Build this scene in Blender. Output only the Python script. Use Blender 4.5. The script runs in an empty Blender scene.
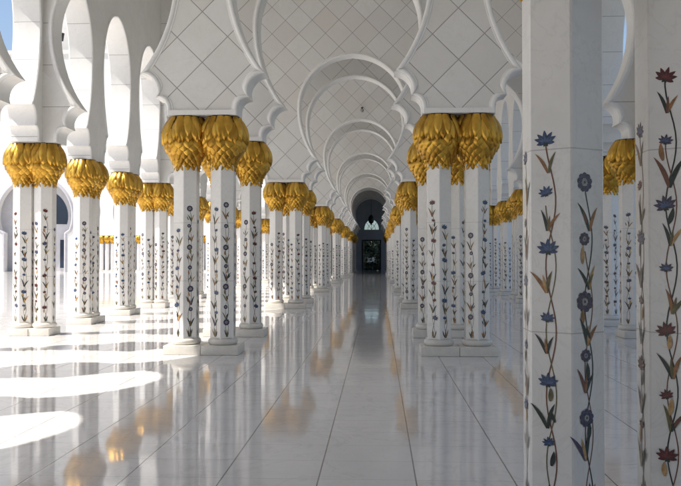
import bpy, bmesh, math, random
from math import sin, cos, pi, sqrt, atan2, radians
from mathutils import Vector, Matrix

S = bpy.context.scene
COL = S.collection
random.seed(7)

# ------------------------------------------------------------------ helpers
def link(name, me, mats=(), parent=None, loc=(0, 0, 0), rz=0.0):
    o = bpy.data.objects.new(name, me)
    COL.objects.link(o)
    o.location = loc
    o.rotation_euler = (0, 0, rz)
    if me is not None and not me.materials:
        for m in mats:
            me.materials.append(m)
    if parent is not None:
        o.parent = parent
    return o

def tag(o, label=None, cat=None, group=None, kind=None):
    if label: o["label"] = label
    if cat: o["category"] = cat
    if group: o["group"] = group
    if kind: o["kind"] = kind
    return o

def empty(name, loc, label, cat, group=None, rz=0.0):
    o = bpy.data.objects.new(name, None)
    COL.objects.link(o)
    o.location = loc
    o.rotation_euler = (0, 0, rz)
    o.empty_display_size = 0.1
    return tag(o, label, cat, group, 'thing')

def mesh_from(bm, name, sharp=None):
    me = bpy.data.meshes.new(name)
    bm.normal_update()
    bm.to_mesh(me)
    bm.free()
    if sharp is not None:
        for p in me.polygons:
            p.use_smooth = True
        me.set_sharp_from_angle(angle=radians(sharp))
    return me

def bm_box(bm, x0, x1, y0, y1, z0, z1, mi=0):
    v = [bm.verts.new(p) for p in ((x0, y0, z0), (x1, y0, z0), (x1, y1, z0), (x0, y1, z0),
                                   (x0, y0, z1), (x1, y0, z1), (x1, y1, z1), (x0, y1, z1))]
    for q in ((3, 2, 1, 0), (4, 5, 6, 7), (0, 1, 5, 4), (1, 2, 6, 5), (2, 3, 7, 6), (3, 0, 4, 7)):
        f = bm.faces.new([v[i] for i in q])
        f.material_index = mi
    return v

def bevel_box(x0, x1, y0, y1, z0, z1, w, name, seg=2):
    bm = bmesh.new()
    bm_box(bm, x0, x1, y0, y1, z0, z1)
    bmesh.ops.bevel(bm, geom=bm.edges[:], offset=w, segments=seg, affect='EDGES', profile=0.6)
    return mesh_from(bm, name, 40)

def bm_lathe(bm, prof, n=24, mi=0, cap=True):
    rings = []
    for r, z in prof:
        rings.append([bm.verts.new((r * cos(2 * pi * i / n), r * sin(2 * pi * i / n), z)) for i in range(n)])
    for a, b in zip(rings, rings[1:]):
        for i in range(n):
            f = bm.faces.new((a[i], a[(i + 1) % n], b[(i + 1) % n], b[i]))
            f.material_index = mi
    if cap:
        bm.faces.new(rings[0][::-1]).material_index = mi
        bm.faces.new(rings[-1]).material_index = mi

def bm_tube(bm, pts, radii, n=8, mi=0):
    rings = []
    for i, p in enumerate(pts):
        p = Vector(p)
        a = Vector(pts[max(0, i - 1)]); b = Vector(pts[min(len(pts) - 1, i + 1)])
        d = (b - a).normalized()
        s = d.cross(Vector((0.31, 0.95, 0.05))).normalized()
        t = d.cross(s)
        rings.append([bm.verts.new(p + radii[i] * (s * cos(2 * pi * k / n) + t * sin(2 * pi * k / n))) for k in range(n)])
    for a, b in zip(rings, rings[1:]):
        for k in range(n):
            f = bm.faces.new((a[k], a[(k + 1) % n], b[(k + 1) % n], b[k])); f.material_index = mi
            f.smooth = True
    bm.faces.new(rings[0][::-1]).material_index = mi
    bm.faces.new(rings[-1]).material_index = mi

# ------------------------------------------------------------------ materials
class NT:
    def __init__(s, name):
        s.m = bpy.data.materials.new(name)
        s.m.use_nodes = True
        s.t = s.m.node_tree
        s.b = s.t.nodes["Principled BSDF"]
    def n(s, typ, **kw):
        nd = s.t.nodes.new(typ)
        for k, v in kw.items():
            setattr(nd, k, v)
        return nd
    def l(s, a, b):
        s.t.links.new(a, b)
    def val(s, sock, v):
        if isinstance(v, (int, float)) or isinstance(v, tuple):
            sock.default_value = v
        else:
            s.l(v, sock)
    def math(s, op, a, b=None, c=None):
        nd = s.n('ShaderNodeMath', operation=op)
        s.val(nd.inputs[0], a)
        if b is not None: s.val(nd.inputs[1], b)
        if c is not None: s.val(nd.inputs[2], c)
        return nd.outputs[0]
    def coords(s):
        tc = s.n('ShaderNodeTexCoord')
        sp = s.n('ShaderNodeSeparateXYZ')
        s.l(tc.outputs['Object'], sp.inputs[0])
        return tc.outputs['Object'], sp.outputs[0], sp.outputs[1], sp.outputs[2]
    def noise(s, vec, scale, detail=4, rough=0.55, dist=0.0):
        nd = s.n('ShaderNodeTexNoise')
        nd.inputs['Scale'].default_value = scale
        nd.inputs['Detail'].default_value = detail
        nd.inputs['Roughness'].default_value = rough
        nd.inputs['Distortion'].default_value = dist
        s.l(vec, nd.inputs['Vector'])
        return nd.outputs['Fac']
    def ramp(s, fac, stops):
        nd = s.n('ShaderNodeValToRGB')
        e = nd.color_ramp.elements
        e[0].position, e[0].color = stops[0][0], (*stops[0][1], 1)
        e[1].position, e[1].color = stops[-1][0], (*stops[-1][1], 1)
        for p, c in stops[1:-1]:
            q = e.new(p); q.color = (*c, 1)
        s.l(fac, nd.inputs[0])
        return nd.outputs[0]
    def mix(s, fac, a, b):
        nd = s.n('ShaderNodeMix', data_type='RGBA')
        s.val(nd.inputs[0], fac)
        s.val(nd.inputs[6], a if not isinstance(a, tuple) else (*a, 1))
        s.val(nd.inputs[7], b if not isinstance(b, tuple) else (*b, 1))
        return nd.outputs[2]
    def line(s, coord, period, offset, half):
        """1 on a thin line repeated every period, 0 elsewhere"""
        a = s.math('SUBTRACT', coord, offset)
        a = s.math('DIVIDE', a, period)
        a = s.math('FRACT', a)
        a = s.math('SUBTRACT', a, 0.5)
        a = s.math('ABSOLUTE', a)                 # 0.5 on the line
        a = s.math('SUBTRACT', 0.5, a)
        a = s.math('MULTIPLY', a, period)
        nd = s.n('ShaderNodeMapRange')
        s.l(a, nd.inputs[0])
        nd.inputs[1].default_value = half * 0.55
        nd.inputs[2].default_value = half
        nd.inputs[3].default_value = 1.0
        nd.inputs[4].default_value = 0.0
        return nd.outputs[0]
    def cell(s, coord, period, offset):
        a = s.math('SUBTRACT', coord, offset)
        a = s.math('DIVIDE', a, period)
        return s.math('FLOOR', a)
    def rand(s, a, b):
        cb = s.n('ShaderNodeCombineXYZ')
        s.l(a, cb.inputs[0]); s.l(b, cb.inputs[1])
        wn = s.n('ShaderNodeTexWhiteNoise')
        s.l(cb.outputs[0], wn.inputs['Vector'])
        return wn.outputs['Value']
    def bump(s, h, strength, dist=0.01):
        nd = s.n('ShaderNodeBump')
        nd.inputs['Strength'].default_value = strength
        nd.inputs['Distance'].default_value = dist
        s.val(nd.inputs['Height'], h)
        s.l(nd.outputs[0], s.b.inputs['Normal'])
    def base(s, c):
        s.val(s.b.inputs['Base Color'], c if not isinstance(c, tuple) else (*c, 1))
    def rough(s, r):
        s.val(s.b.inputs['Roughness'], r)

def simple(name, c, rough=0.5, metal=0.0, var=0.12, scale=6.0):
    k = NT(name)
    v, x, y, z = k.coords()
    f = k.noise(v, scale, 3)
    lo = tuple(max(0, a * (1 - var)) for a in c); hi = tuple(a * (1 + var) for a in c)
    k.base(k.ramp(f, [(0.3, lo), (0.7, hi)]))
    k.rough(rough)
    k.b.inputs['Metallic'].default_value = metal
    return k.m

def marble_tone(k, v, lo, hi):
    f = k.noise(v, 1.3, 5, 0.6, 0.8)
    g = k.noise(v, 9.0, 4, 0.6)
    f = k.math('ADD', k.math('MULTIPLY', f, 0.75), k.math('MULTIPLY', g, 0.25))
    c = k.ramp(f, [(0.34, lo), (0.66, hi)])
    w = k.math('ABSOLUTE', k.math('SUBTRACT', k.noise(v, 1.7, 6, 0.6, 2.2), 0.5))
    mr = k.n('ShaderNodeMapRange')
    k.l(w, mr.inputs[0])
    mr.inputs[1].default_value = 0.0; mr.inputs[2].default_value = 0.018
    mr.inputs[3].default_value = 0.22; mr.inputs[4].default_value = 0.0
    return k.mix(mr.outputs[0], c, tuple(q * 0.72 for q in lo))

ZT = 4.81         # height of a tile crossing on the pier axis
TS = 0.84 / sqrt(2)

def mat_tile_wall(name, xc):
    """white marble cladding laid as diagonal squares with thin open joints"""
    k = NT(name)
    v, x, y, z = k.coords()
    u = k.math('SUBTRACT', x, xc)
    w = k.math('SUBTRACT', z, ZT)
    a = k.math('MULTIPLY', k.math('ADD', u, w), 0.70711)
    b = k.math('MULTIPLY', k.math('SUBTRACT', u, w), 0.70711)
    ln = k.math('MAXIMUM', k.line(a, TS, 0.0, 0.0085), k.line(b, TS, 0.0, 0.0085))
    # against the outer arcades the cladding runs in level courses
    end = k.math('GREATER_THAN', k.math('ABSOLUTE', k.math('SUBTRACT', x, XC)), 5.30)
    lvl = k.line(z, 0.86, 0.36, 0.0085)
    ln = k.math('ADD', k.math('MULTIPLY', ln, k.math('SUBTRACT', 1.0, end)), k.math('MULTIPLY', lvl, end))
    r = k.rand(k.cell(a, TS, 0.0), k.cell(b, TS, 0.0))
    base = marble_tone(k, v, (0.715, 0.712, 0.69), (0.785, 0.785, 0.77))
    r2 = k.rand(k.cell(b, TS, 0.0), k.cell(a, TS, 0.0))
    base = k.mix(k.math('MULTIPLY', r, 0.7), base, (0.66, 0.625, 0.585))
    base = k.mix(k.math('MULTIPLY', r2, 0.35), base, (0.66, 0.665, 0.66))
    base = k.mix(k.math('MULTIPLY', ln, 0.72), base, (0.18, 0.17, 0.16))
    k.base(base)
    k.rough(0.42)
    k.bump(k.math('ADD', k.math('MULTIPLY', ln, -1.0), k.math('MULTIPLY', r, 0.12)), 0.5, 0.006)
    return k.m

def mat_course_wall(name, lo, hi, course=0.78, lines=0.7):
    """marble in plain level courses"""
    k = NT(name)
    v, x, y, z = k.coords()
    ln = k.line(z, course, 0.12, 0.008)
    base = marble_tone(k, v, lo, hi)
    r = k.rand(k.cell(z, course, 0.12), k.cell(y, 1.475, 0.0))
    base = k.mix(k.math('MULTIPLY', r, 0.3), base, tuple(c * 0.9 for c in lo))
    gm = k.n('ShaderNodeNewGeometry')
    sp = k.n('ShaderNodeSeparateXYZ'); k.l(gm.outputs['True Normal'], sp.inputs[0])
    flat = k.math('SUBTRACT', 1.0, k.math('ABSOLUTE', sp.outputs[0 if lines > 0.5 else 2]))
    ln = k.math('MULTIPLY', ln, flat)
    k.base(k.mix(k.math('MULTIPLY', ln, lines), base, (0.2, 0.19, 0.18)))
    k.rough(0.4)
    k.bump(k.math('MULTIPLY', ln, -1.0), 0.4, 0.005)
    return k.m

def mat_plain_marble(name, lo, hi, rough=0.35):
    k = NT(name)
    v, x, y, z = k.coords()
    k.base(marble_tone(k, v, lo, hi))
    k.rough(rough)
    return k.m

def mat_shaft():
    k = NT("column_marble")
    v, x, y, z = k.coords()
    base = marble_tone(k, v, (0.70, 0.68, 0.65), (0.80, 0.785, 0.76))
    ln = k.math('MAXIMUM', k.line(z, 20.0, 2.165, 0.004), k.line(z, 20.0, 1.205, 0.004))
    k.base(k.mix(k.math('MULTIPLY', ln, 0.55), base, (0.3, 0.28, 0.26)))
    k.rough(0.24)
    k.b.inputs['IOR'].default_value = 1.5
    return k.m

def mat_gold():
    k = NT("gold_leaf")
    v, x, y, z = k.coords()
    f = k.noise(v, 7.0, 3, 0.6)
    g = k.noise(v, 60.0, 3, 0.6)
    gm = k.n('ShaderNodeNewGeometry')
    t = k.math('ADD', k.math('MULTIPLY', f, 0.55), k.math('MULTIPLY', gm.outputs['Random Per Island'], 0.45))
    k.base(k.ramp(t, [(0.22, (0.32, 0.16, 0.022)), (0.5, (0.53, 0.295, 0.042)), (0.80, (0.74, 0.45, 0.080))]))
    k.rough(k.math('ADD', k.math('MULTIPLY', f, 0.22), 0.26))
    k.b.inputs['Metallic'].default_value = 0.85
    mp = k.n('ShaderNodeMapping')
    mp.inputs['Scale'].default_value = (1.0, 1.0, 0.09)
    k.l(v, mp.inputs[0])
    rib = k.noise(mp.outputs[0], 75.0, 2, 0.5)
    k.bump(k.math('ADD', k.math('MULTIPLY', rib, 1.0), k.math('MULTIPLY', g, 0.35)), 0.45, 0.008)
    return k.m

def mat_floor():
    k = NT("polished_floor_marble")
    v, x, y, z = k.coords()
    jl = k.line(x, 0.70, -0.43, 0.0068)
    jc = k.line(y, 0.52, 0.06, 0.004)
    tilex = k.cell(x, 0.70, -0.43); tiley = k.cell(y, 0.52, 0.06)
    r = k.rand(tilex, tiley)
    wv = k.noise(v, 0.9, 6, 0.62, 1.6)
    vein = k.math('ABSOLUTE', k.math('SUBTRACT', wv, 0.5))
    nd = k.n('ShaderNodeMapRange')
    k.l(vein, nd.inputs[0])
    nd.inputs[1].default_value = 0.0; nd.inputs[2].default_value = 0.022
    nd.inputs[3].default_value = 1.0; nd.inputs[4].default_value = 0.0
    base = marble_tone(k, v, (0.685, 0.665, 0.645), (0.755, 0.735, 0.715))
    base = k.mix(k.math('MULTIPLY', r, 0.45), base, (0.64, 0.625, 0.615))
    court = k.n('ShaderNodeMapRange')
    k.l(x, court.inputs[0])
    court.inputs[1].default_value = -7.6; court.inputs[2].default_value = -7.5
    court.inputs[3].default_value = 0.55; court.inputs[4].default_value = 0.22
    base = k.mix(k.math('MULTIPLY', nd.outputs[0], court.outputs[0]), base, (0.36, 0.355, 0.33))
    base = k.mix(k.math('MULTIPLY', jc, 0.62), base, (0.30, 0.29, 0.28))
    base = k.mix(k.math('MULTIPLY', jl, 0.82), base, (0.09, 0.085, 0.08))
    k.base(base)
    sm = k.noise(v, 2.4, 4)
    k.rough(k.math('ADD', k.math('MULTIPLY', sm, 0.07), k.math('ADD', k.math('MULTIPLY', r, 0.035), 0.014)))
    k.b.inputs['IOR'].default_value = 1.5
    # every slab is laid a touch out of level
    tx = k.rand(tiley, tilex)
    fx = k.math('FRACT', k.math('DIVIDE', k.math('SUBTRACT', x, -0.43), 0.70))
    fy = k.math('FRACT', k.math('DIVIDE', k.math('SUBTRACT', y, 0.06), 0.52))
    tilt = k.math('ADD', k.math('MULTIPLY', fx, k.math('SUBTRACT', r, 0.5)),
                  k.math('MULTIPLY', fy, k.math('SUBTRACT', tx, 0.5)))
    wob = k.noise(v, 1.6, 2)
    h = k.math('ADD', k.math('MULTIPLY', tilt, 0.9), k.math('MULTIPLY', wob, 0.8))
    h = k.math('SUBTRACT', h, k.math('MULTIPLY', jl, 0.6))
    k.bump(h, 0.22, 0.006)
    return k.m

XC = -0.79
PITCH = 4.20                     # row spacing across the hall
PAIR = 0.31                      # half spacing of a column pair
ROWS = (XC - PITCH / 2, XC + PITCH / 2)
M_TILE = mat_tile_wall("diagonal_tile_marble", ROWS[0])
M_COURSE = mat_course_wall("coursed_marble", (0.72, 0.71, 0.69), (0.80, 0.79, 0.77))
M_FARWALL = mat_course_wall("far_wall_marble", (0.66, 0.64, 0.61), (0.74, 0.72, 0.69), 1.1, 0.25)
M_TRIM = mat_plain_marble("moulding_marble", (0.77, 0.765, 0.75), (0.83, 0.825, 0.81), 0.35)
M_PLINTH = mat_plain_marble("plinth_marble", (0.60, 0.57, 0.52), (0.70, 0.67, 0.615), 0.3)
M_ROOF = mat_plain_marble("ceiling_plaster", (0.70, 0.685, 0.66), (0.76, 0.745, 0.72), 0.7)
M_GREY = mat_plain_marble("shade_grey_stone", (0.42, 0.41, 0.43), (0.50, 0.49, 0.51), 0.6)  # shade of the far recesses and loggia put into a greyer stone
M_SHADESTONE = mat_plain_marble("shade_darkened_stone", (0.25, 0.265, 0.305), (0.31, 0.325, 0.365), 0.45)  # the unlit vestibule's gloom is put into this stone's colour
M_BLOCKER = mat_plain_marble("light_block_stone", (0.16, 0.155, 0.15), (0.21, 0.205, 0.2), 0.6)  # dark tone of the added rear wall, keeps its bounce low
M_SHAFT = mat_shaft()
M_GOLD = mat_gold()
M_ABACUS = simple("abacus_bronze", (0.055, 0.03, 0.012), 0.5, 0.3)
M_FLOOR = mat_floor()
M_STEM = simple("inlay_brown_stem", (0.16, 0.062, 0.035), 0.3)
M_LEAFD = simple("inlay_dark_green", (0.018, 0.028, 0.022), 0.28, 0, 0.4, 40)
M_LEAFO = simple("inlay_olive", (0.12, 0.10, 0.04), 0.28, 0, 0.4, 40)
M_TAN = simple("inlay_amber", (0.27, 0.125, 0.045), 0.28, 0, 0.35, 40)
M_BLUE = simple("inlay_lapis_blue", (0.032, 0.058, 0.130), 0.25, 0, 0.5, 60)
M_PURP = simple("inlay_purple_agate", (0.055, 0.045, 0.085), 0.25, 0, 0.5, 60)
M_RED = simple("inlay_dark_red", (0.085, 0.014, 0.014), 0.25, 0, 0.4, 60)
M_SHELL = simple("inlay_grey_shell", (0.30, 0.28, 0.27), 0.25, 0, 0.3, 60)
M_BLUEL = simple("inlay_light_blue", (0.055, 0.095, 0.20), 0.25, 0, 0.4, 60)
M_REDL = simple("inlay_red_jasper", (0.13, 0.028, 0.022), 0.25, 0, 0.4, 60)
M_OCHRE = simple("inlay_ochre", (0.44, 0.27, 0.11), 0.25, 0, 0.3, 40)
INLAY = [M_STEM, M_LEAFD, M_LEAFO, M_TAN, M_BLUE, M_PURP, M_RED, M_SHELL, M_BLUEL, M_REDL, M_OCHRE]
M_GLASS = simple("dark_blue_glass", (0.02, 0.032, 0.06), 0.08, 0, 0.2, 0.5)
def mat_pane():
    k = NT("blue_window_glass")
    k.base((0.42, 0.62, 0.78)); k.rough(0.02)
    k.b.inputs['Transmission Weight'].default_value = 1.0
    k.b.inputs['IOR'].default_value = 1.02
    return k.m
M_PANE = mat_pane()
M_BLACK = simple("black_metal", (0.02, 0.02, 0.022), 0.4, 0.4)
M_BARK = simple("palm_bark", (0.16, 0.11, 0.07), 0.9, 0, 0.35, 9)
M_FROND = simple("palm_frond", (0.05, 0.09, 0.03), 0.5, 0, 0.35, 5)
M_FOLI = simple("tree_leaves", (0.022, 0.042, 0.016), 0.55, 0, 0.5, 3)
M_BLOSSOM = simple("white_blossom", (0.75, 0.75, 0.73), 0.6, 0, 0.1, 8)
M_SAND = simple("pale_ground", (0.44, 0.40, 0.34), 0.9, 0, 0.15, 0.05)
M_LAWN = simple("lawn", (0.05, 0.075, 0.025), 0.9, 0, 0.35, 1.5)
M_TERRACE = mat_plain_marble("terrace_marble", (0.30, 0.295, 0.29), (0.37, 0.365, 0.36), 0.3)
M_POOLTILE = simple("blue_pool_tile", (0.03, 0.13, 0.30), 0.2, 0, 0.25, 2)

def mat_water():
    k = NT("pool_water")
    v, x, y, z = k.coords()
    k.base((0.02, 0.10, 0.24)); k.rough(0.04)
    k.b.inputs['IOR'].default_value = 1.33
    k.bump(k.noise(v, 5.0, 3), 0.15, 0.02)
    return k.m
M_WATER = mat_water()

# ------------------------------------------------------------------ arch shapes
ZI = 3.93                        # springing: underside of the walls, top of the capitals
def arc(cx, cz, r, a0, a1, n):
    return [(cx + r * cos(radians(a0 + (a1 - a0) * i / n)), cz + r * sin(radians(a0 + (a1 - a0) * i / n))) for i in range(n + 1)]

def half_profile(sx=1.0, sz=1.0, seg=1.0):
    """right half of a many-lobed horseshoe arch: (x, z) from the springing to the crown.
       returns the points and the index of the cusp"""
    n = lambda k: max(3, int(k * seg))
    p = [(1.51, ZI), (1.51, 4.05)]
    p += arc(1.33, 4.05, 0.18, 0, 88, n(7))[1:]
    p += arc(1.055, 4.335, 0.29, -22, 88, n(10))
    cusp = len(p)
    R = 2.615
    p += [(1.06, 4.625)]
    cx = 1.63 - R
    a0 = math.degrees(math.asin((4.625 - 6.25) / R))
    p += arc(cx, 6.25, R, a0, 0, n(14))[1:]
    p += arc(0.0, 6.25, 1.63, 0, 82, n(20))[1:]
    p += [(0.0, 7.895)]
    return [(x * sx, ZI + (z - ZI) * sz) for x, z in p], cusp

def opening(center, half):
    """left-to-right outline of an opening, springing to springing"""
    left = [(center - x, z) for x, z in half]
    right = [(center + x, z) for x, z in half[::-1]]
    return left + right[1:]

def wall_mesh(name, u0, u1, openings, top, d0, d1, axis, zb=ZI, reveal=False):
    """slab with arched openings cut up from its lower edge; axis 'x': u = x, depth = y; 'y': u = y, depth = x"""
    out = [(u0, zb)]
    for op in openings:
        out += op
    out += [(u1, zb), (u1, top), (u0, top)]
    bm = bmesh.new()
    P = (lambda u, d, z: (u, d, z)) if axis == 'x' else (lambda u, d, z: (d, u, z))
    A = [bm.verts.new(P(u, d0, z)) for u, z in out]
    B = [bm.verts.new(P(u, d1, z)) for u, z in out]
    fa = bm.faces.new(A); fb = bm.faces.new(B[::-1])
    n = len(out)
    for i in range(n):
        bm.faces.new((A[(i + 1) % n], A[i], B[i], B[(i + 1) % n])).material_index = 1 if reveal else 0
    fa.normal_update(); fb.normal_update()
    bmesh.ops.triangulate(bm, faces=[fa, fb], ngon_method='EAR_CLIP')
    bmesh.ops.recalc_face_normals(bm, faces=bm.faces[:])
    return mesh_from(bm, name, 28)

def rim_into(bm, outline, d, sgn, width, height, axis, inset=0.004):
    """rounded moulding that follows an opening's edge on the face at depth d (sgn: outward side)"""
    P = (lambda u, dd, z: (u, dd, z)) if axis == 'x' else (lambda u, dd, z: (dd, u, z))
    n = len(outline)
    def seg(i):
        dx, dz = outline[i + 1][0] - outline[i][0], outline[i + 1][1] - outline[i][1]
        l = sqrt(dx * dx + dz * dz) or 1e-9
        return dx / l, dz / l, l
    segs = [seg(i) for i in range(n - 1)]
    arc_len = [0.0]
    for q in segs: arc_len.append(arc_len[-1] + q[2])
    cusps = []
    for i in range(1, n - 1):
        a, b = segs[i - 1], segs[i]
        turn = a[0] * b[1] - a[1] * b[0]
        dot = max(-1, min(1, a[0] * b[0] + a[1] * b[1]))
        ang = math.acos(dot)
        if turn > 0 and ang > 0.6:                # stone tip pointing into the opening
            cusps.append((arc_len[i], math.tan((pi - ang) / 2)))
    pts = []
    for i in range(n):
        n1 = segs[max(0, i - 1)]; n2 = segs[min(n - 2, i)]
        pts.append((outline[i], n1, n2, arc_len[i]))
    fine = []
    for i in range(n - 1):
        fine.append(pts[i])
        near = min([abs(arc_len[i] - c[0]) for c in cusps] + [abs(arc_len[i + 1] - c[0]) for c in cusps] + [9])
        if near < 0.3 and segs[i][2] > 0.03:
            m = int(segs[i][2] / 0.02)
            for j in range(1, m):
                t = j / m
                p = (outline[i][0] + (outline[i + 1][0] - outline[i][0]) * t, outline[i][1] + (outline[i + 1][1] - outline[i][1]) * t)
                fine.append((p, segs[i], segs[i], arc_len[i] + segs[i][2] * t))
    fine.append(pts[-1])
    rows = []
    for (u, z), a, b, al in fine:
        n1 = (-a[1], a[0]); n2 = (-b[1], b[0])
        mx, mz = n1[0] + n2[0], n1[1] + n2[1]
        l = sqrt(mx * mx + mz * mz)
        if l < 1e-4:
            mx, mz, l = n1[0], n1[1], 1
        mx, mz = mx / l, mz / l
        c = max(0.7, mx * n1[0] + mz * n1[1])
        lim = min([abs(al - cu[0]) * cu[1] for cu in cusps] + [9.0])
        row = []
        for s, hgt in ((0.0, 0.0), (0.02, 0.45), (0.14, 0.85), (0.34, 1.0), (0.54, 0.88), (0.70, 0.55), (0.74, 0.30), (0.95, 0.26), (1.0, 0.0)):
            off = min((inset + s * width) / c, lim + 0.002 + 0.006 * s)
            k = min(1.0, 0.35 + lim / width)
            row.append(bm.verts.new(P(u + mx * off, d + sgn * (hgt * height * k + (0 if hgt else -0.004)), z + mz * off)))
        rows.append(row)
    for a, b in zip(rows, rows[1:]):
        for j in range(len(a) - 1):
            bm.faces.new((a[j], a[j + 1], b[j + 1], b[j]))

def rim_mesh(name, outlines, faces, width, height, axis, extra=None):
    bm = bmesh.new()
    for d, sgn in faces:
        for ol in outlines:
            rim_into(bm, ol, d, sgn, width, height, axis)
    if extra: extra(bm)
    bmesh.ops.recalc_face_normals(bm, faces=bm.faces[:])
    return mesh_from(bm, name, 50)

# ------------------------------------------------------------------ column meshes
AF = 0.1925                     # half width across the flats
RH = AF / cos(pi / 6)
def shaft_mesh():
    bm = bmesh.new()
    c = 0.007
    ring = []
    for k in range(6):
        a = radians(30 + 60 * k + 60)            # corners at +-90, +-30 ... one points at -y
        p = Vector((RH * cos(a), RH * sin(a)))
        q0 = Vector((RH * cos(a - pi / 3), RH * sin(a - pi / 3)))
        q1 = Vector((RH * cos(a + pi / 3), RH * sin(a + pi / 3)))
        ring.append(p + (q0 - p).normalized() * c)
        ring.append(p + (q1 - p).normalized() * c)
    lo = [bm.verts.new((p.x, p.y, 0.20)) for p in ring]
    hi = [bm.verts.new((p.x, p.y, 3.12)) for p in ring]
    n = len(ring)
    for i in range(n):
        bm.faces.new((lo[i], lo[(i + 1) % n], hi[(i + 1) % n], hi[i]))
    bm.faces.new(lo[::-1]); bm.faces.new(hi)
    return mesh_from(bm, "shaft")

def ring_mesh():
    bm = bmesh.new()
    prof = [(0.20, 0.150)]
    for i in range(11):
        a = -pi / 2 + pi * i / 10
        prof.append((0.203 + 0.043 * cos(a), 0.204 + 0.053 * sin(a)))
    prof += [(0.214, 0.262), (0.214, 0.272), (0.19, 0.276)]
    bm_lathe(bm, prof, 32)
    return mesh_from(bm, "base_ring", 40)

CAPZ0, CAPH = 3.02, 0.88
PROF = [(0.0, 0.186), (0.10, 0.196), (0.19, 0.226), (0.27, 0.274), (0.35, 0.328), (0.43, 0.364), (0.52, 0.380), (0.62, 0.377), (0.72, 0.354), (0.81, 0.312), (0.88, 0.262)]
def cap_r(z):
    if z <= 0: return PROF[0][1]
    for (z0, r0), (z1, r1) in zip(PROF, PROF[1:]):
        if z <= z1:
            t = (z - z0) / (z1 - z0)
            return r0 + (r1 - r0) * t
    return PROF[-1][1]

def leaf_on_cap(bm, ang, ztop, length, width, lift0, lift1, ridge, rng, ns=7, round_=0.5):
    """one downward-pointing palm scale lying on the capital's bulb"""
    rows = []
    twist = rng.uniform(-0.10, 0.10)
    for i in range(ns + 1):
        s = i / ns
        z = ztop - length * s
        r = cap_r(z) + lift0 + (lift1 - lift0) * s ** 1.6 + 0.010 * sin(pi * s)
        wd = width * (0.72 + 0.28 * sin(pi * min(1, s * 1.15))) if s < 0.5 else width * max(0.0, (1 - ((s - 0.5) / 0.5) ** (2.0 if round_ else 1.15))) ** 0.75
        wd = max(wd, 0.004)
        a = ang + twist * s * 0.6
        row = []
        for t, q in ((-1, -1.5), (-0.62, 0.15), (0, 1.0), (0.62, 0.15), (1, -1.5)):
            rr = r + ridge * q * (0.6 + 0.4 * s)
            aa = a + t * wd / 2 / max(r, 0.1)
            row.append(bm.verts.new((rr * cos(aa), rr * sin(aa), z)))
        rows.append(row)
    for A, B in zip(rows, rows[1:]):
        for j in range(4):
            f = bm.faces.new((A[j], B[j], B[j + 1], A[j + 1]))

def capital_mesh(seed):
    rng = random.Random(seed)
    bm = bmesh.new()
    bm_lathe(bm, [(max(0.19, r - 0.02), z) for z, r in PROF], 28)
    # short scales on the tapering lower half, each row overlapping the one below
    n = 14
    for i in range(7):
        ztop = 0.132 + i * 0.064
        ln = 0.124 + 0.005 * i
        for k in range(n):
            a = 2 * pi * (k + 0.5 * (i % 2)) / n + rng.uniform(-0.02, 0.02)
            w = 2 * pi * cap_r(ztop - ln * 0.5) / n * 1.12
            leaf_on_cap(bm, a, ztop, ln * rng.uniform(0.95, 1.08), w, -0.008, 0.026 + rng.uniform(0, .008), 0.011, rng, 6)
    # long leaves drooping from the top
    for row, (zt, ln, n2, l1) in enumerate(((0.68, 0.24, 14, 0.020), (0.79, 0.32, 14, 0.024), (0.90, 0.38, 13, 0.028))):
        for k in range(n2):
            a = 2 * pi * (k + 0.5 * (row % 2)) / n2 + rng.uniform(-0.07, 0.07)
            r = cap_r(zt - ln * 0.5)
            leaf_on_cap(bm, a, zt, ln * rng.uniform(0.88, 1.12), 2 * pi * r / n2 * 1.02, 0.004 + 0.011 * row, l1 + rng.uniform(-.004, .012), 0.019, rng, 9, 1)
    for v in bm.verts:
        v.co.z += CAPZ0
    return mesh_from(bm, "capital", 42)

def abacus_mesh():
    bm = bmesh.new()
    bm_lathe(bm, [(0.275, CAPZ0 + CAPH + 0.004), (0.28, CAPZ0 + CAPH + 0.010), (0.28, ZI + 0.004)], 24)
    return mesh_from(bm, "abacus", 40)

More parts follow.
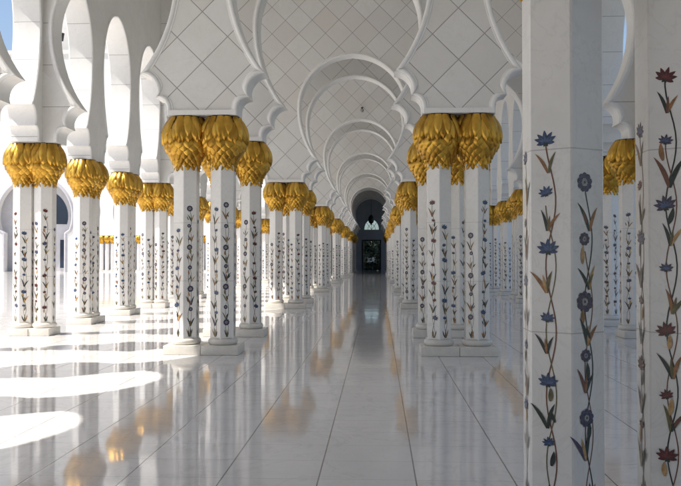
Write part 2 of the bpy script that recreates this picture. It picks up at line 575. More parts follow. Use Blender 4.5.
# --- inlaid flowers -----------------------------------------------------------
def inlay_mesh(seed, schemes):
    rng = random.Random(seed)
    bm = bmesh.new()
    for k in range(6):
        ang = radians(-60 + 60 * k)              # face normals; -60 and -120 look towards the viewer
        nx, ny = cos(ang), sin(ang)
        tx, ty = -ny, nx
        layer = [0.0012]
        def poly(pts, mi):
            d = AF + layer[0]
            layer[0] += 0.00004
            vs = [bm.verts.new((nx * d + tx * u, ny * d + ty * u, v)) for u, v in pts]
            f = bm.faces.new(vs); f.material_index = mi
        def ribbon(pts, w, mi):
            d = AF + layer[0]
            layer[0] += 0.00004
            L, Rr = [], []
            for i, (u, v) in enumerate(pts):
                a = pts[max(0, i - 1)]; b = pts[min(len(pts) - 1, i + 1)]
                du, dv = b[0] - a[0], b[1] - a[1]
                l = sqrt(du * du + dv * dv) or 1
                ou, ov = -dv / l * w / 2, du / l * w / 2
                L.append(bm.verts.new((nx * d + tx * (u + ou), ny * d + ty * (u + ou), v + ov)))
                Rr.append(bm.verts.new((nx * d + tx * (u - ou), ny * d + ty * (u - ou), v - ov)))
            for i in range(len(pts) - 1):
                f = bm.faces.new((L[i], Rr[i], Rr[i + 1], L[i + 1])); f.material_index = mi
        def petal(u, v, a, ln, w, mi, bend=0.0, n=6):
            """pointed leaf from (u,v), direction a (0 = up)"""
            L, Rr = [], []
            for i in range(n + 1):
                s = i / n
                aa = a + bend * s
                cu, cv = u + ln * s * sin(a + bend * s * 0.5), v + ln * s * cos(a + bend * s * 0.5)
                ww = w * sin(pi * min(1, 0.08 + s * 0.92)) ** 0.8 * (1 - 0.25 * s)
                if i == n: ww = 0.0006
                L.append((cu - cos(aa) * ww / 2, cv + sin(aa) * ww / 2))
                Rr.append((cu + cos(aa) * ww / 2, cv - sin(aa) * ww / 2))
            poly(Rr + L[::-1], mi)
        def lotus(u, v, sz, mi, tilt):
            for a in (-1.75, 1.75, -1.2, 1.2, -0.7, 0.7, 0.0):
                petal(u, v, a + tilt, sz * (1.0 if abs(a) < 1.5 else 0.8), sz * 0.42, mi)
            lt = {4: 8, 6: 9, 5: 8}[mi]
            for a in (-1.25, 1.25, -0.75, 0.75, -0.05):
                petal(u, v, a + tilt, sz * 0.62, sz * 0.16, lt)
            petal(u, v - sz * 0.08, 2.6 + tilt, sz * 0.35, sz * 0.25, 1)
            petal(u, v - sz * 0.08, -2.6 + tilt, sz * 0.35, sz * 0.25, 1)
        def wheel(u, v, sz, mi):
            m = 9
            for i in range(m):
                a = 2 * pi * i / m
                cu, cv = u + sz * 0.68 * sin(a), v + sz * 0.68 * cos(a)
                r = sz * 0.33
                poly([(cu + r * cos(2 * pi * q / 7), cv + r * sin(2 * pi * q / 7)) for q in range(7)], mi)
            poly([(u + sz * 0.36 * cos(2 * pi * q / 10), v + sz * 0.36 * sin(2 * pi * q / 10)) for q in range(10)], 7)
            poly([(u + sz * 0.15 * cos(2 * pi * q / 7), v + sz * 0.15 * sin(2 * pi * q / 7)) for q in range(7)], mi)
        def tulip(u, v, ln, ca, cb, tilt):
            petal(u - 0.004, v, -0.16 + tilt, ln, ln * 0.155, ca, -0.55)
            petal(u + 0.004, v, 0.16 + tilt, ln * rng.uniform(0.78, 1.0), ln * 0.155, cb, 0.55)
            if rng.random() < 0.6:
                petal(u, v, 0.0 + tilt, ln * 0.70, ln * 0.13, rng.choice((2, 3, 10, 0)), 0)
        kind, top = schemes[k]
        fl, stem = {'A': (4, 0), 'B': (5, 1), 'C': (6, 1), 'D': (4, 2), 'E': (6, 0)}[kind]
        if kind == 'B': top -= 0.0
        v0 = 0.285
        wl = rng.uniform(0.60, 0.72); ph = rng.uniform(0, 6.28)
        amp = 0.027
        st = lambda v, s: s * amp * sin(2 * pi * v / wl + ph)
        vt = top - 0.02
        n = 46
        ribbon([(st(v0 + (vt - v0) * i / n, 1), v0 + (vt - v0) * i / n) for i in range(n + 1)], 0.0075, stem)
        vt2 = top - 0.36
        ribbon([(st(v0 + (vt2 - v0) * i / n, -1), v0 + (vt2 - v0) * i / n) for i in range(n + 1)], 0.0062, 0 if stem else 2)
        # tuft at the foot
        for a in (-0.55, -0.22, 0.12, 0.45):
            petal(rng.uniform(-.012, .012), v0, a, rng.uniform(0.09, 0.15), 0.026, rng.choice((1, 1, 2, 3)), 0.3 if a < 0 else -0.3)
        # flowers and leaf pairs climbing the two stems
        v, i, side = top, 0, 1
        while v > 0.50:
            if i % 2 == 0:
                u = st(v, side) if v < vt else st(vt, 1)
                sz = (0.060 if i % 4 == 0 else 0.040) * rng.uniform(0.92, 1.1)
                u = max(-0.05, min(0.05, u))
                if kind in 'B':
                    wheel(u, v, sz * 0.86, fl)
                else:
                    lotus(u, v - sz * 0.4, sz, fl if rng.random() < 0.75 else 5, rng.uniform(-0.35, 0.35))
                if i and rng.random() < 0.6:
                    sd = rng.choice((-1, 1))
                    petal(u + sd * 0.012, v - rng.uniform(0.10, 0.13), sd * rng.uniform(0.1, 0.45), rng.uniform(0.07, 0.105), 0.030, rng.choice((3, 10, 2, 1)), -sd * 0.3)
                v -= rng.uniform(0.115, 0.20)
            else:
                u = st(v, side)
                ca, cb = rng.choice(((1, 3), (1, 2), (2, 1), (1, 1), (1, 10), (5, 1), (0, 1), (3, 2)))
                ln = rng.uniform(0.115, 0.185)
                tulip(u, v - ln * 0.55, ln, ca, cb, rng.uniform(-0.25, 0.25))
                if rng.random() < 0.5:
                    petal(st(v, -side), v - 0.05, side * -0.5, 0.07, 0.02, rng.choice((0, 1, 2)), 0.2)
                v -= rng.uniform(0.12, 0.21)
                side = -side
            i += 1
    return mesh_from(bm, "floral_inlay")

ME_SHAFT = shaft_mesh()
ME_RING = ring_mesh()
ME_CAPS = [capital_mesh(s) for s in (3, 11, 29)]
ME_ABACUS = abacus_mesh()
ME_INLAY = [
    # face order: k=0 right-front (-60deg), 1 right, 2 back right, 3 back left, 4 left, 5 left-front (-120deg)
    inlay_mesh(5, [('B', 1.99), ('C', 2.35), ('A', 2.1), ('B', 2.3), ('D', 2.15), ('A', 2.23)]),
    inlay_mesh(8, [('A', 2.18), ('B', 2.3), ('C', 2.5), ('D', 2.1), ('E', 2.3), ('C', 2.56)]),
    inlay_mesh(13, [('E', 2.30), ('A', 2.05), ('B', 2.4), ('C', 2.2), ('B', 1.95), ('D', 2.5)]),
    inlay_mesh(21, [('C', 2.12), ('D', 2.45), ('A', 2.0), ('E', 2.3), ('A', 2.4), ('B', 2.46)]),
]
ME_PLINTH = {
    'full': bevel_box(-0.308, 0.308, -0.315, 0.315, 0.002, 0.151, 0.010, "plinth"),
    'px': bevel_box(-0.2135, 0.2135, -0.30, 0.30, 0.002, 0.151, 0.010, "plinth"),
    'py': bevel_box(-0.30, 0.30, -0.248, 0.248, 0.002, 0.151, 0.010, "plinth"),
}
ME_SHAFT.materials.append(M_SHAFT); ME_RING.materials.append(M_PLINTH); ME_ABACUS.materials.append(M_ABACUS)
for m in ME_CAPS: m.materials.append(M_GOLD)
for m in ME_INLAY:
    for q in INLAY: m.materials.append(q)
for m in ME_PLINTH.values(): m.materials.append(M_PLINTH)

ncol = [0]
def column(x, y, label, group, plinth='full', var=None, inlay=True, rot=None):
    i = ncol[0]; ncol[0] += 1
    rng = random.Random(i * 17 + 3)
    root = empty("column", (x, y, 0), label, "column", group)
    link("plinth", ME_PLINTH[plinth], parent=root)
    link("base_ring", ME_RING, parent=root)
    sh = link("shaft", ME_SHAFT, parent=root)
    v = rng.randrange(4) if var is None else var
    r = rng.randrange(6) * pi / 3 if rot is None else rot
    if inlay:
        link("floral_inlay", ME_INLAY[v], parent=sh, rz=r)
    cp = link("capital", ME_CAPS[rng.randrange(3)], parent=root, rz=rng.uniform(0, 6.28))
    link("abacus", ME_ABACUS, parent=cp)
    return root

ORD = "first second third fourth fifth sixth seventh eighth ninth tenth eleventh twelfth thirteenth fourteenth fifteenth sixteenth seventeenth eighteenth nineteenth twentieth".split()
MOD = 2.95
Y1 = 1.45
YEND = Y1 + 24 * MOD            # 72.25: where the dark vestibule begins
inner_y = [Y1 + MOD * m for m in range(-8, 30) if m % 4 in (0, 1)]     # 4.4, 13.25, 16.2, 25.05 ...

# central aisle pairs
for si, (side, xr) in enumerate(zip(("left", "right"), ROWS)):
    seen = 0
    for y in inner_y:
        for j, dx in enumerate((-PAIR, PAIR)):
            lr = ("left", "right")[j]
            var = rot = None
            if y < 4:
                if y < 0: continue
                lab = lr + " column of the " + side + " pair level with the viewer, out of frame"
            elif y < 5:
                if side == "left":
                    lab = lr + " column of the pair just out of view beside the viewer"
                elif j == 0:
                    lab = "big foreground column with blue lotus flowers and purple wheel flowers inlaid on white marble"
                    var, rot = 0, 0.0
                else:
                    lab = "foreground column cut by the right edge, dark red lotus flowers inlaid on white marble"
                    var, rot = 1, 0.0
            else:
                pair = ORD[seen]
                lab = "%s column of the %s gold-capped pair along the %s side of the aisle" % (lr, pair, side)
                if y > YEND - 1:
                    lab = "dim %s column of the %s pair on the %s of the dark far vestibule" % (lr, pair, side)
            column(xr + dx, y, lab, "columns in pairs along the central aisle", 'full', var, True, rot)
        if y > 5: seen += 1

# the two outer arcades
WL0, WL1 = -7.37, -6.83         # left arcade wall, outer and inner face
WR0, WR1 = 5.12, 5.66
for side in ("left", "right"):
    k = kv = 0
    for m in range(3, 24):
        y = Y1 + MOD * m
        if y >= YEND - 1: break
        cross = m % 4 in (0, 1)
        if side == "left":
            if m >= 5: k += 1
            pre = "sunlit white column, " if k < 6 else "white column, "
            where = "%s pair of the left courtyard arcade" % ORD[max(k, 1) - 1]
            if m < 5:
                where = "left courtyard arcade pair out of frame number %s" % ORD[m - 3]
            sx = -1
            xo, xi = (-7.30, -6.87) if m > 4 else (-7.52, -7.09)
        else:
            xo, xi = 5.44, 5.03
            pre = "white column, "
            if m == 5: where = "nearer pair seen in the gap between the foreground columns"
            elif m == 6: where = "farther pair seen in the gap between the foreground columns"
            elif m < 9: where = "right arcade pair hidden behind the foreground, number %s" % ORD[m - 3]
            else:
                kv += 1
                where = "%s right arcade pair counted leftwards from the foreground column" % ORD[kv - 1]
        g = "columns of the %s arcade" % side
        if cross:
            column(xo, y, pre + "outer one of the " + where, g, 'px')
            column(xi, y + 0.02, pre + "inner one of the " + where, g, 'px')
        else:
            xo = -7.08 if side == "left" else 5.38
            column(xo, y - 0.25, pre + "front one of the " + where, g, 'py')
            column(xo, y + 0.25, pre + "rear one of the " + where, g, 'py')

# ------------------------------------------------------------------ walls on the columns
TOP = 10.8
HP, CUSP = half_profile()
centers = (XC - PITCH, XC, XC + PITCH)
ops = [opening(c, HP) for c in centers]
def cross_wall(y, label, end=False):
    t = 0.60
    a, b = (WL1 - 0.03, WR0 + 0.03)
    root = empty("arch_wall", (0, y, 0), label, "arch wall", "arched cross walls over the aisle")
    link("wall", WALL_X, (M_TILE, M_TRIM), root)
    link("arch_moulding", RIM_X, (M_TRIM,), root)
WALL_X = wall_mesh("cross_wall", WL1 - 0.03, WR0 + 0.03, ops, TOP - 0.01, -0.24, 0.20, 'x', ZI, True)
def foot_trim(bm):
    for c in ROWS:
        for s in (-1, 1):
            y0, y1 = (-0.285, -0.238) if s < 0 else (0.198, 0.245)
            bm_box(bm, c - 0.565, c + 0.565, y0, y1, ZI + 0.004, ZI + 0.085)
RIM_X = rim_mesh("arch_moulding", ops, ((-0.24, -1), (0.20, 1)), 0.105, 0.040, 'x', foot_trim)
cw = 0
for y in inner_y:
    if y < -6: continue
    if y < 4:
        lab = "tiled arch wall behind the viewer, out of frame"
    elif y < 5:
        lab = "tiled arch wall above the foreground columns, out of frame"
    elif y > YEND + 1:
        lab = "shadowed arch wall inside the dark vestibule, %s from its entrance" % ORD[cw - 12 if cw >= 12 else 0]
        cw += 1
    else:
        cw += 1
        lab = "white diagonal-tiled arch wall across the aisle, %s from the front" % ORD[cw - 1]
    cross_wall(y, lab)

def side_wall(name, x0, x1, label, inner_sgn):
    hp, cu = half_profile(0.665, 1.0, 0.8)
    ol = [opening(Y1 + MOD * (m + 0.5), hp) for m in range(-9 if inner_sgn > 0 else 0, 24)]  # right wall has no openings behind the viewer, closed to cut light
    root = empty("arcade_wall", (0, 0, 0), label, "arcade wall")
    link("wall", wall_mesh("arcade_wall", Y1 + MOD * -9 - 0.5, YEND - 0.31, ol, TOP - 0.01, x0, x1, 'y'), (M_COURSE,), root)
    # opening outlines run left to right in u; on a y-axis wall the wall side is the same
    link("arch_moulding", rim_mesh("arcade_moulding", ol, ((x0, -1), (x1, 1)), 0.075, 0.03, 'y'), (M_TRIM,), root)
side_wall("left", WL0, WL1, "long white wall of tall lancet arches on the left, opening on the sunny courtyard", 1)
side_wall("right", WR0, WR1, "long white wall of tall lancet arches on the right, opening on the garden", -1)

# ------------------------------------------------------------------ roof and vestibule
r = empty("roof", (0, 0, 0), "flat white ceiling over the colonnade, resting on the arch walls", "roof")
bm = bmesh.new(); bm_box(bm, WL0 - 0.1, WR1 + 0.1, -26, 96.0, TOP, TOP + 0.5)
link("roof_slab", mesh_from(bm, "roof_slab"), (M_ROOF,), r)

v = empty("vestibule", (0, 0, 0), "dark blue-grey vestibule with doorway and lunette window closing the aisle", "vestibule")
YB = 95.0
def solid(name, x0, x1, y0, y1, z0, z1, mat, parent):
    bm = bmesh.new(); bm_box(bm, x0, x1, y0, y1, z0, z1)
    return link(name, mesh_from(bm, name), (mat,), parent)
solid("side_wall", WL0, WL1 - 0.04, YEND - 0.30, YB + 0.5, 0.001, TOP - 0.012, M_SHADESTONE, v)
solid("side_wall", WR0 + 0.04, WR1, YEND - 0.30, 85.5, 0.001, TOP - 0.012, M_SHADESTONE, v)  # stops short: unseen side gap added to let skylight into the vestibule
solid("side_wall", WR0 + 0.04, WR1, 92.0, YB + 0.5, 0.001, TOP - 0.012, M_SHADESTONE, v)
solid("light_gap_lintel", WR0 + 0.045, WR1 - 0.005, 85.501, 91.999, 8.0, TOP - 0.014, M_SHADESTONE, v)  # spans the added light gap
# end wall with a door opening and a lunette
DX = -0.76
dw, dh = 0.98, 3.5
lun = [(DX + 0.86 * cos(radians(a)), 4.85 + 1.2 * sin(radians(a))) for a in range(0, 181, 12)]
bm = bmesh.new()
def endplate(bm, y0, y1):
    # left, right, between door and lunette, above: one slab with an arched hole, split down the middle
    for s in (-1, 1):
        edge = WL1 - 0.035 if s < 0 else WR0 + 0.035
        ln = [(DX + s * 0.86 * cos(radians(a)), 4.85 + 1.2 * sin(radians(a))) for a in range(0, 91, 10)]
        out = [(edge, 0.001), (DX + s * dw, 0.001), (DX + s * dw, dh), (DX, dh), (DX, 4.85)] + ln + [(DX, TOP - 0.012), (edge, TOP - 0.012)]
        A = [bm.verts.new((x, y0, z)) for x, z in out]; B = [bm.verts.new((x, y1, z)) for x, z in out]
        f1 = bm.faces.new(A); f2 = bm.faces.new(B[::-1])
        for i in range(len(out)):
            bm.faces.new((A[(i + 1) % len(out)], A[i], B[i], B[(i + 1) % len(out)]))
        f1.normal_update(); f2.normal_update()
        bmesh.ops.triangulate(bm, faces=[f1, f2], ngon_method='EAR_CLIP')
endplate(bm, YB, YB + 0.45)
bmesh.ops.recalc_face_normals(bm, faces=bm.faces[:])
link("end_wall", mesh_from(bm, "end_wall"), (M_SHADESTONE,), v)
bm = bmesh.new()
bm_box(bm, DX - dw - 0.14, DX - dw - 0.003, YB - 0.07, YB - 0.003, 0.003, dh + 0.14)
bm_box(bm, DX + dw + 0.003, DX + dw + 0.14, YB - 0.07, YB - 0.003, 0.003, dh + 0.14)
bm_box(bm, DX - dw - 0.001, DX + dw + 0.001, YB - 0.07, YB - 0.003, dh + 0.003, dh + 0.14)
link("door_frame", mesh_from(bm, "door_frame"), (M_BLACK,), v)
for s in (-1, 1):
    bm = bmesh.new()
    x0 = DX + s * (dw - 0.03)
    bm_box(bm, x0 - 0.03, x0 + 0.03, YB + 0.46, YB + 1.30, 0.01, dh - 0.02)
    d = link("door_leaf", mesh_from(bm, "door_leaf"), (M_BLACK,), v)
    bm = bmesh.new(); bm_tube(bm, [(x0 - s * 0.06, YB + 1.15, 0.9), (x0 - s * 0.06, YB + 1.15, 1.35)], [0.015, 0.015])
    link("handle", mesh_from(bm, "handle"), (M_GOLD,), d)
bm = bmesh.new()
for a in (45, 90, 135):
    bm_tube(bm, [(DX, YB + 0.2, 4.86), (DX + 0.85 * cos(radians(a)), YB + 0.2, 4.86 + 1.18 * sin(radians(a)))], [0.022, 0.022], 6)
bm_tube(bm, [(DX + 0.45 * cos(radians(a)), YB + 0.2, 4.86 + 0.62 * sin(radians(a))) for a in range(0, 181, 15)], [0.022] * 13, 6)
link("lunette_bars", mesh_from(bm, "lunette_bars"), (M_BLACK,), v)

bm = bmesh.new()
bm.faces.new([bm.verts.new((x, YB + 0.26, z)) for x, z in [(DX + 0.855 * cos(radians(a)), 4.855 + 1.19 * sin(radians(a))) for a in range(0, 181, 10)]])
link("pane", mesh_from(bm, "pane"), (M_PANE,), v)
# hanging lantern before the lunette
ln = empty("lantern", (DX, 89.0, 5.72), "dark lantern hanging in the vestibule before the lunette window", "lantern")
bm = bmesh.new(); bm_lathe(bm, [(0.03, 0.62), (0.12, 0.52), (0.30, 0.30), (0.33, 0.0), (0.26, -0.28), (0.10, -0.42), (0.03, -0.55)], 12)
link("lamp_body", mesh_from(bm, "lamp_body", 40), (M_BLACK,), ln)
bm = bmesh.new(); bm_tube(bm, [(0, 0, 0.6), (0, 0, TOP - 5.74)], [0.02, 0.02], 6)
link("chain", mesh_from(bm, "chain"), (M_BLACK,), ln)

# small ceiling spotlight on the fourth arch wall
sp = empty("spotlight", (-0.72, Y1 + 12 * MOD - 0.30, 8.32), "small round spotlight fixed on the white tiled wall above the far arch", "spotlight")
bm = bmesh.new(); bm_lathe(bm, [(0.04, -0.09), (0.07, -0.05), (0.075, 0.02), (0.05, 0.06)], 14)
o = link("lamp_head", mesh_from(bm, "lamp_head", 40), (M_SHELL,), sp, (0, -0.17, -0.02)); o.rotation_euler = (radians(25), 0, 0)
bm = bmesh.new(); bm_tube(bm, [(0, 0.02, 0.12), (0, -0.08, 0.12), (0, -0.17, 0.04)], [0.022, 0.022, 0.022], 8)
bm_lathe(bm, [(0.05, 0.10), (0.06, 0.12), (0.05, 0.14)], 10)
link("bracket", mesh_from(bm, "bracket", 40), (M_BLACK,), sp)

rear_blocker = empty("end_wall", (0, -6.5, 0), "unseen grey wall added behind the viewer to block light, out of frame", "wall")  # added out of view to keep light from behind off the columns
solid("wall", WL0, WR1, -0.3, 0.3, 0.002, TOP - 0.013, M_BLOCKER, rear_blocker)
solid("blocker_skirting", WL0, WR1, 0.302, 0.35, 0.003, 0.3, M_TRIM, rear_blocker)
# ------------------------------------------------------------------ ground
def sheet(name, x0, x1, y0, y1, z, mat, label=None):
    bm = bmesh.new()
    f = bm.faces.new([bm.verts.new(p) for p in ((x0, y0, z), (x1, y0, z), (x1, y1, z), (x0, y1, z))])
    o = link(name, mesh_from(bm, name), (mat,))
    return tag(o, kind="structure")
sheet("ground", -1500, 1500, -1500, 1500, -0.06, M_SAND)
sheet("floor", -95, 8.2, -40, 96.2, 0.0, M_FLOOR)
# garden side terrace round a long pool
sheet("terrace", 8.2, 18.0, -40, 130, -0.004, M_TERRACE)
sheet("lawn", 18.0, 140, -60, 170, -0.03, M_LAWN)
sheet("lawn", -20, 17.98, 96.2, 170, -0.03, M_LAWN)
sheet("pool_water", 9.6, 15.5, 12, 75, 0.004, M_WATER)

# ------------------------------------------------------------------ far side of the courtyard
YF = 86.0
far = empty("courtyard_building", (0, 0, 0), "tall pale building across the courtyard with grey portal and arcade", "building")
PX, PZ, PR = -37.6, 6.1, 4.1
hpF, _ = half_profile(0.64, 1.15, 0.6)
AP = 3.5
fc = [-27.85 + AP * (i - 1) for i in range(7)]
arcade_u0, arcade_u1 = fc[0] - AP / 2, WL0 - 0.12
ol = [opening(c, hpF) for c in fc if c + 1.5 < arcade_u1]
HF = 23.9
link("arcade_wall", wall_mesh("far_arcade_wall", arcade_u0, arcade_u1, ol, HF, YF, YF + 0.6, 'x'), (M_FARWALL,), far)
# portal part: solid wall with a big horseshoe recess
port = [(PX - 3.3, 0.001), (PX - 3.3, 4.25)]
a0 = math.degrees(math.asin((4.6 - PZ) / PR))
port += [(PX - x, PZ + z) for x, z in [(PR * cos(radians(a)), PR * sin(radians(a))) for a in [a0 + (90 - a0) * i / 22 for i in range(23)]]]
port += [(2 * PX - x, z) for x, z in port[::-1][1:]]
link("portal_wall", wall_mesh("portal_wall", -85, arcade_u0 - 0.01, [port], HF, YF, YF + 0.6, 'x', 0.001), (M_FARWALL,), far)
pn = solid("recess_wall", PX - 4.6, PX + 4.6, YF + 1.6, YF + 1.9, 0.002, 11, M_GREY, far)
link("arch_surround", rim_mesh("portal_rim", [port], ((YF, -1),), 0.35, 0.10, 'x'), (M_GREY,), far)
bm = bmesh.new()
A = []
pts = [(PX + 3.1 * cos(radians(a)), PZ + 3.1 * sin(radians(a))) for a in range(-16, 197, 6)]
f = bm.faces.new([bm.verts.new((x, YF + 1.57, z)) for x, z in pts]); 
link("lunette_window", mesh_from(bm, "lunette_window"), (M_GLASS,), far)
for xx in (-2.6, -0.9, 0.9, 2.6):
    w = 0.44 if abs(xx) > 2 else 0.6
    fr = solid("window", PX + xx - w, PX + xx + w, YF + 1.53, YF + 1.597, 0.3, 3.6, M_GREY, far)
    solid("pane", PX + xx - w + 0.08, PX + xx + w - 0.08, YF + 1.515, YF + 1.5295, 0.38, 3.52, M_GLASS, fr)
solid("loggia_wall", arcade_u0, arcade_u1, YF + 2.5, YF + 2.8, 0.002, HF - 1, M_GREY, far)
solid("loggia_ceiling", arcade_u0 + 0.01, arcade_u1 - 0.01, YF + 0.61, YF + 2.49, 10.2, 10.5, M_GREY, far)
for xx in (arcade_u0 + 0.02, arcade_u1 - 0.32):
    solid("loggia_end", xx, xx + 0.3, YF + 0.62, YF + 2.48, 0.003, 10.19, M_GREY, far)
for c in fc:
    fr = solid("window", c - 0.8, c + 0.8, YF + 2.43, YF + 2.497, 0.3, 5.6, M_GREY, far)
    solid("pane", c - 0.65, c + 0.65, YF + 2.41, YF + 2.4295, 0.4, 5.5, M_GLASS, fr)
for i in range(len(fc)):
    for d in (-0.62, 0.0, 0.62):
        x = fc[i] - AP / 2 + d
        if x < arcade_u0 + 0.3: continue
        column(x, YF + 0.3, "tiny distant column with gold capital in the arcade across the courtyard", "distant columns across the courtyard", 'full', None, False)
bm = bmesh.new(); bm_box(bm, -85, arcade_u1, YF - 0.12, YF + 0.72, HF + 0.002, HF + 0.45)
link("cornice", mesh_from(bm, "cornice"), (M_FARWALL,), far)

solid("upper_storey", -39.5, -9.0, YF + 3.0, YF + 14, 3.0, 33.5, M_FARWALL, far)
solid("upper_cornice", -39.8, -8.7, YF + 2.7, YF + 14.3, 33.502, 34.0, M_FARWALL, far)
fl = empty("floodlight", (-34.9, YF + 0.3, HF + 0.452), "black floodlight on a post on the distant roof edge", "floodlight")
bm = bmesh.new(); bm_tube(bm, [(0, 0, 0), (0, 0, 1.2)], [0.06, 0.06], 8)
link("post", mesh_from(bm, "post"), (M_BLACK,), fl)
o = link("lamp_head", bevel_box(-0.28, 0.28, -0.15, 0.15, -0.45, 0.45, 0.05, "lamp_head"), (M_BLACK,), fl, (0, 0, 1.55)); o.rotation_euler = (0.2, 0.25, 0)

# ------------------------------------------------------------------ garden side
wl = empty("garden_wall", (18.2, 0, 0), "low white parapet wall beyond the pool on the right", "wall")
bm = bmesh.new(); bm_box(bm, -0.15, 0.15, 10, 120, -0.003, 0.85)
link("wall", mesh_from(bm, "wall"), (M_TERRACE,), wl)
bm = bmesh.new(); bm_box(bm, -0.22, 0.22, 9.95, 120.05, 0.852, 0.96)
link("coping", mesh_from(bm, "coping"), (M_TRIM,), wl)

def palm(x, y, h, seed, label):
    rng = random.Random(seed)
    root = empty("palm_tree", (x, y, -0.05), label, "palm tree", "palm trees in the garden")
    bm = bmesh.new()
    n = 14
    pts, rad = [], []
    lean = rng.uniform(-0.3, 0.3)
    for i in range(n + 1):
        s = i / n
        pts.append((lean * s * s, 0.2 * s, h * s)); rad.append(0.24 - 0.08 * s + (0.025 if i % 2 else 0))
    bm_tube(bm, pts, rad, 10)
    link("trunk", mesh_from(bm, "trunk"), (M_BARK,), root)
    bm = bmesh.new()
    for k in range(38):
        a = 2 * pi * k * 0.381966 + rng.uniform(-.2, .2)
        el = rng.uniform(-0.7, 1.25); L = rng.uniform(2.2, 3.0)
        p = Vector((lean, 0.2, h)); seg = 12
        prev = None
        for i in range(seg):
            s = i / seg
            e = el - 1.5 * s * s
            d = Vector((cos(a) * cos(e), sin(a) * cos(e), sin(e)))
            q = p + d * (L / seg)
            sd = Vector((-sin(a), cos(a), 0))
            up = sd.cross(d)
            for side in (-1, 1):
                for t in (0.0, 0.5):
                    b0 = p + (q - p) * t
                    wl_ = 0.5 * (sin(pi * min(1, 0.15 + s * 0.85)) ** 0.6)
                    tip = b0 + (sd * side * 0.8 + d * 0.6 - Vector((0, 0, 0.25))) * wl_
                    b1 = b0 + d * 0.05
                    bm.faces.new([bm.verts.new(c) for c in (b0, b1, tip)])
            p = q
    link("crown", mesh_from(bm, "crown"), (M_FROND,), root)
palm(20.8, 66, 4.6, 1, "palm tree seen in the slit between the right arcade columns")
palm(22.5, 52, 5.2, 2, "tall palm tree in the right garden nearest the terrace")
palm(27.0, 88, 6.0, 3, "palm tree at the far end of the right garden")
palm(24.0, 40, 5.0, 4, "palm tree beyond the pool close to the viewer")

def bush(x, y, h, w, n, seed, label, cat, mats, name="tree", trunk=True, leaf=0.22, zlo=0.05):
    rng = random.Random(seed)
    root = empty(name, (x, y, -0.055), label, cat)
    if trunk:
        bm = bmesh.new()
        bm_tube(bm, [(0, 0, 0), (0.05, 0, h * 0.3), (0.0, 0.1, h * 0.62)], [0.16, 0.12, 0.05], 8)
        for k in range(5):
            a = k * 1.3
            bm_tube(bm, [(0.03, 0, h * 0.3), (w * 0.3 * cos(a), w * 0.3 * sin(a), h * 0.55), (w * 0.42 * cos(a), w * 0.42 * sin(a), h * 0.75)], [0.08, 0.05, 0.02], 6)
        link("trunk", mesh_from(bm, "trunk"), (M_BARK,), root)
    bm = bmesh.new()
    cl = [(Vector((rng.gauss(0, w * 0.30), rng.gauss(0, w * 0.30), h * rng.uniform(0.25 if trunk else zlo, 0.92))), rng.uniform(0.25, 0.5) * min(w, h) * 0.5) for _ in range(26)]
    for i in range(n):
        c, r = rng.choice(cl)
        d = Vector((rng.gauss(0, 1), rng.gauss(0, 1), rng.gauss(0, 1))).normalized() * r * rng.random() ** 0.4
        p = c + d
        if p.z < 0.05: p.z = 0.05 + rng.random() * 0.2
        a = Vector((rng.gauss(0, 1), rng.gauss(0, 1), rng.gauss(0, .6))).normalized() * leaf * rng.uniform(.6, 1.2)
        b = a.cross(Vector((rng.gauss(0, 1), rng.gauss(0, 1), rng.gauss(0, 1)))).normalized() * leaf * 0.3
        f = bm.faces.new([bm.verts.new(q) for q in (p - a, p + b, p + a, p - b)])
    link("crown", mesh_from(bm, "crown"), (mats,), root)
bush(-2.4, 108, 4.6, 4.2, 5000, 1, "dark green tree left of centre outside the far doorway", "tree", M_FOLI)
bush(1.2, 110, 4.4, 4.2, 5000, 2, "dark green tree right of centre outside the far doorway", "tree", M_FOLI)
bush(-0.6, 114, 4.8, 5.0, 5000, 3, "green tree rearmost in the garden outside the far doorway", "tree", M_FOLI)
bush(-0.65, 104.0, 1.62, 1.5, 300, 5, "low white-flowering shrub in front of trees outside far doorway", "shrub", M_BLOSSOM, "shrub", False, 0.16, 0.6)
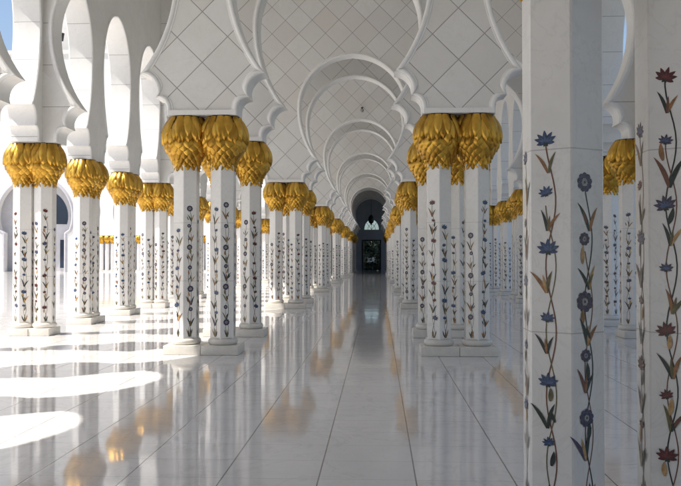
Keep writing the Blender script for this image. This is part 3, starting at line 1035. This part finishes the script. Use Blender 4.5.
bush(-0.6, 98.2, 1.05, 2.6, 3000, 7, "low dark clipped shrub in front of the white flowers", "shrub", M_FOLI, "shrub", False, 0.16)
bush(-0.6, 105.2, 2.3, 3.4, 3600, 6, "dark green hedge shrub behind the white flowers", "shrub", M_FOLI, "shrub", False, 0.2)

# ------------------------------------------------------------------ light
sun_from = Vector((-4.5, -1.55, 7.86)).normalized()
sd = bpy.data.lights.new("sun", 'SUN')
sd.energy = 4.6
sd.angle = radians(0.55)
sd.color = (1.0, 0.945, 0.86)
so = bpy.data.objects.new("sun", sd)
COL.objects.link(so)
so.rotation_euler = (-sun_from).to_track_quat('-Z', 'Y').to_euler()
so.location = (-30, -10, 50)

w = bpy.data.worlds.new("World")
S.world = w
w.use_nodes = True
nt = w.node_tree
bg = nt.nodes["Background"]
sky = nt.nodes.new("ShaderNodeTexSky")
sky.sky_type = 'NISHITA'
sky.sun_disc = False
sky.sun_elevation = math.asin(sun_from.z)
sky.sun_rotation = atan2(sun_from.x, sun_from.y) % (2 * pi)
sky.air_density = 1.0
sky.dust_density = 2.0
nt.links.new(sky.outputs[0], bg.inputs[0])
bg.inputs[1].default_value = 0.10

# ------------------------------------------------------------------ camera
F = 800.0
cd = bpy.data.cameras.new("camera")
cd.sensor_width = 36.0
cd.lens = F / 681.0 * 36.0
cd.clip_start = 0.05
cd.clip_end = 4000
co = bpy.data.objects.new("camera", cd)
COL.objects.link(co)
co.location = (0, 0, 1.6)
yaw = math.atan(37.5 / F)
pitch = math.atan(14.0 / F)
co.rotation_euler = (pi / 2 + pitch, 0, yaw)
S.camera = co

S.render.engine = 'CYCLES'
S.cycles.use_denoising = True
S.cycles.max_bounces = 12
S.cycles.diffuse_bounces = 7
S.cycles.glossy_bounces = 5
S.cycles.sample_clamp_indirect = 6.0
S.cycles.caustics_reflective = False
S.cycles.caustics_refractive = False
S.view_settings.view_transform = 'Standard'
S.view_settings.look = 'None'
S.view_settings.gamma = 1.0
S.view_settings.use_curve_mapping = False
S.view_settings.exposure = 0.86
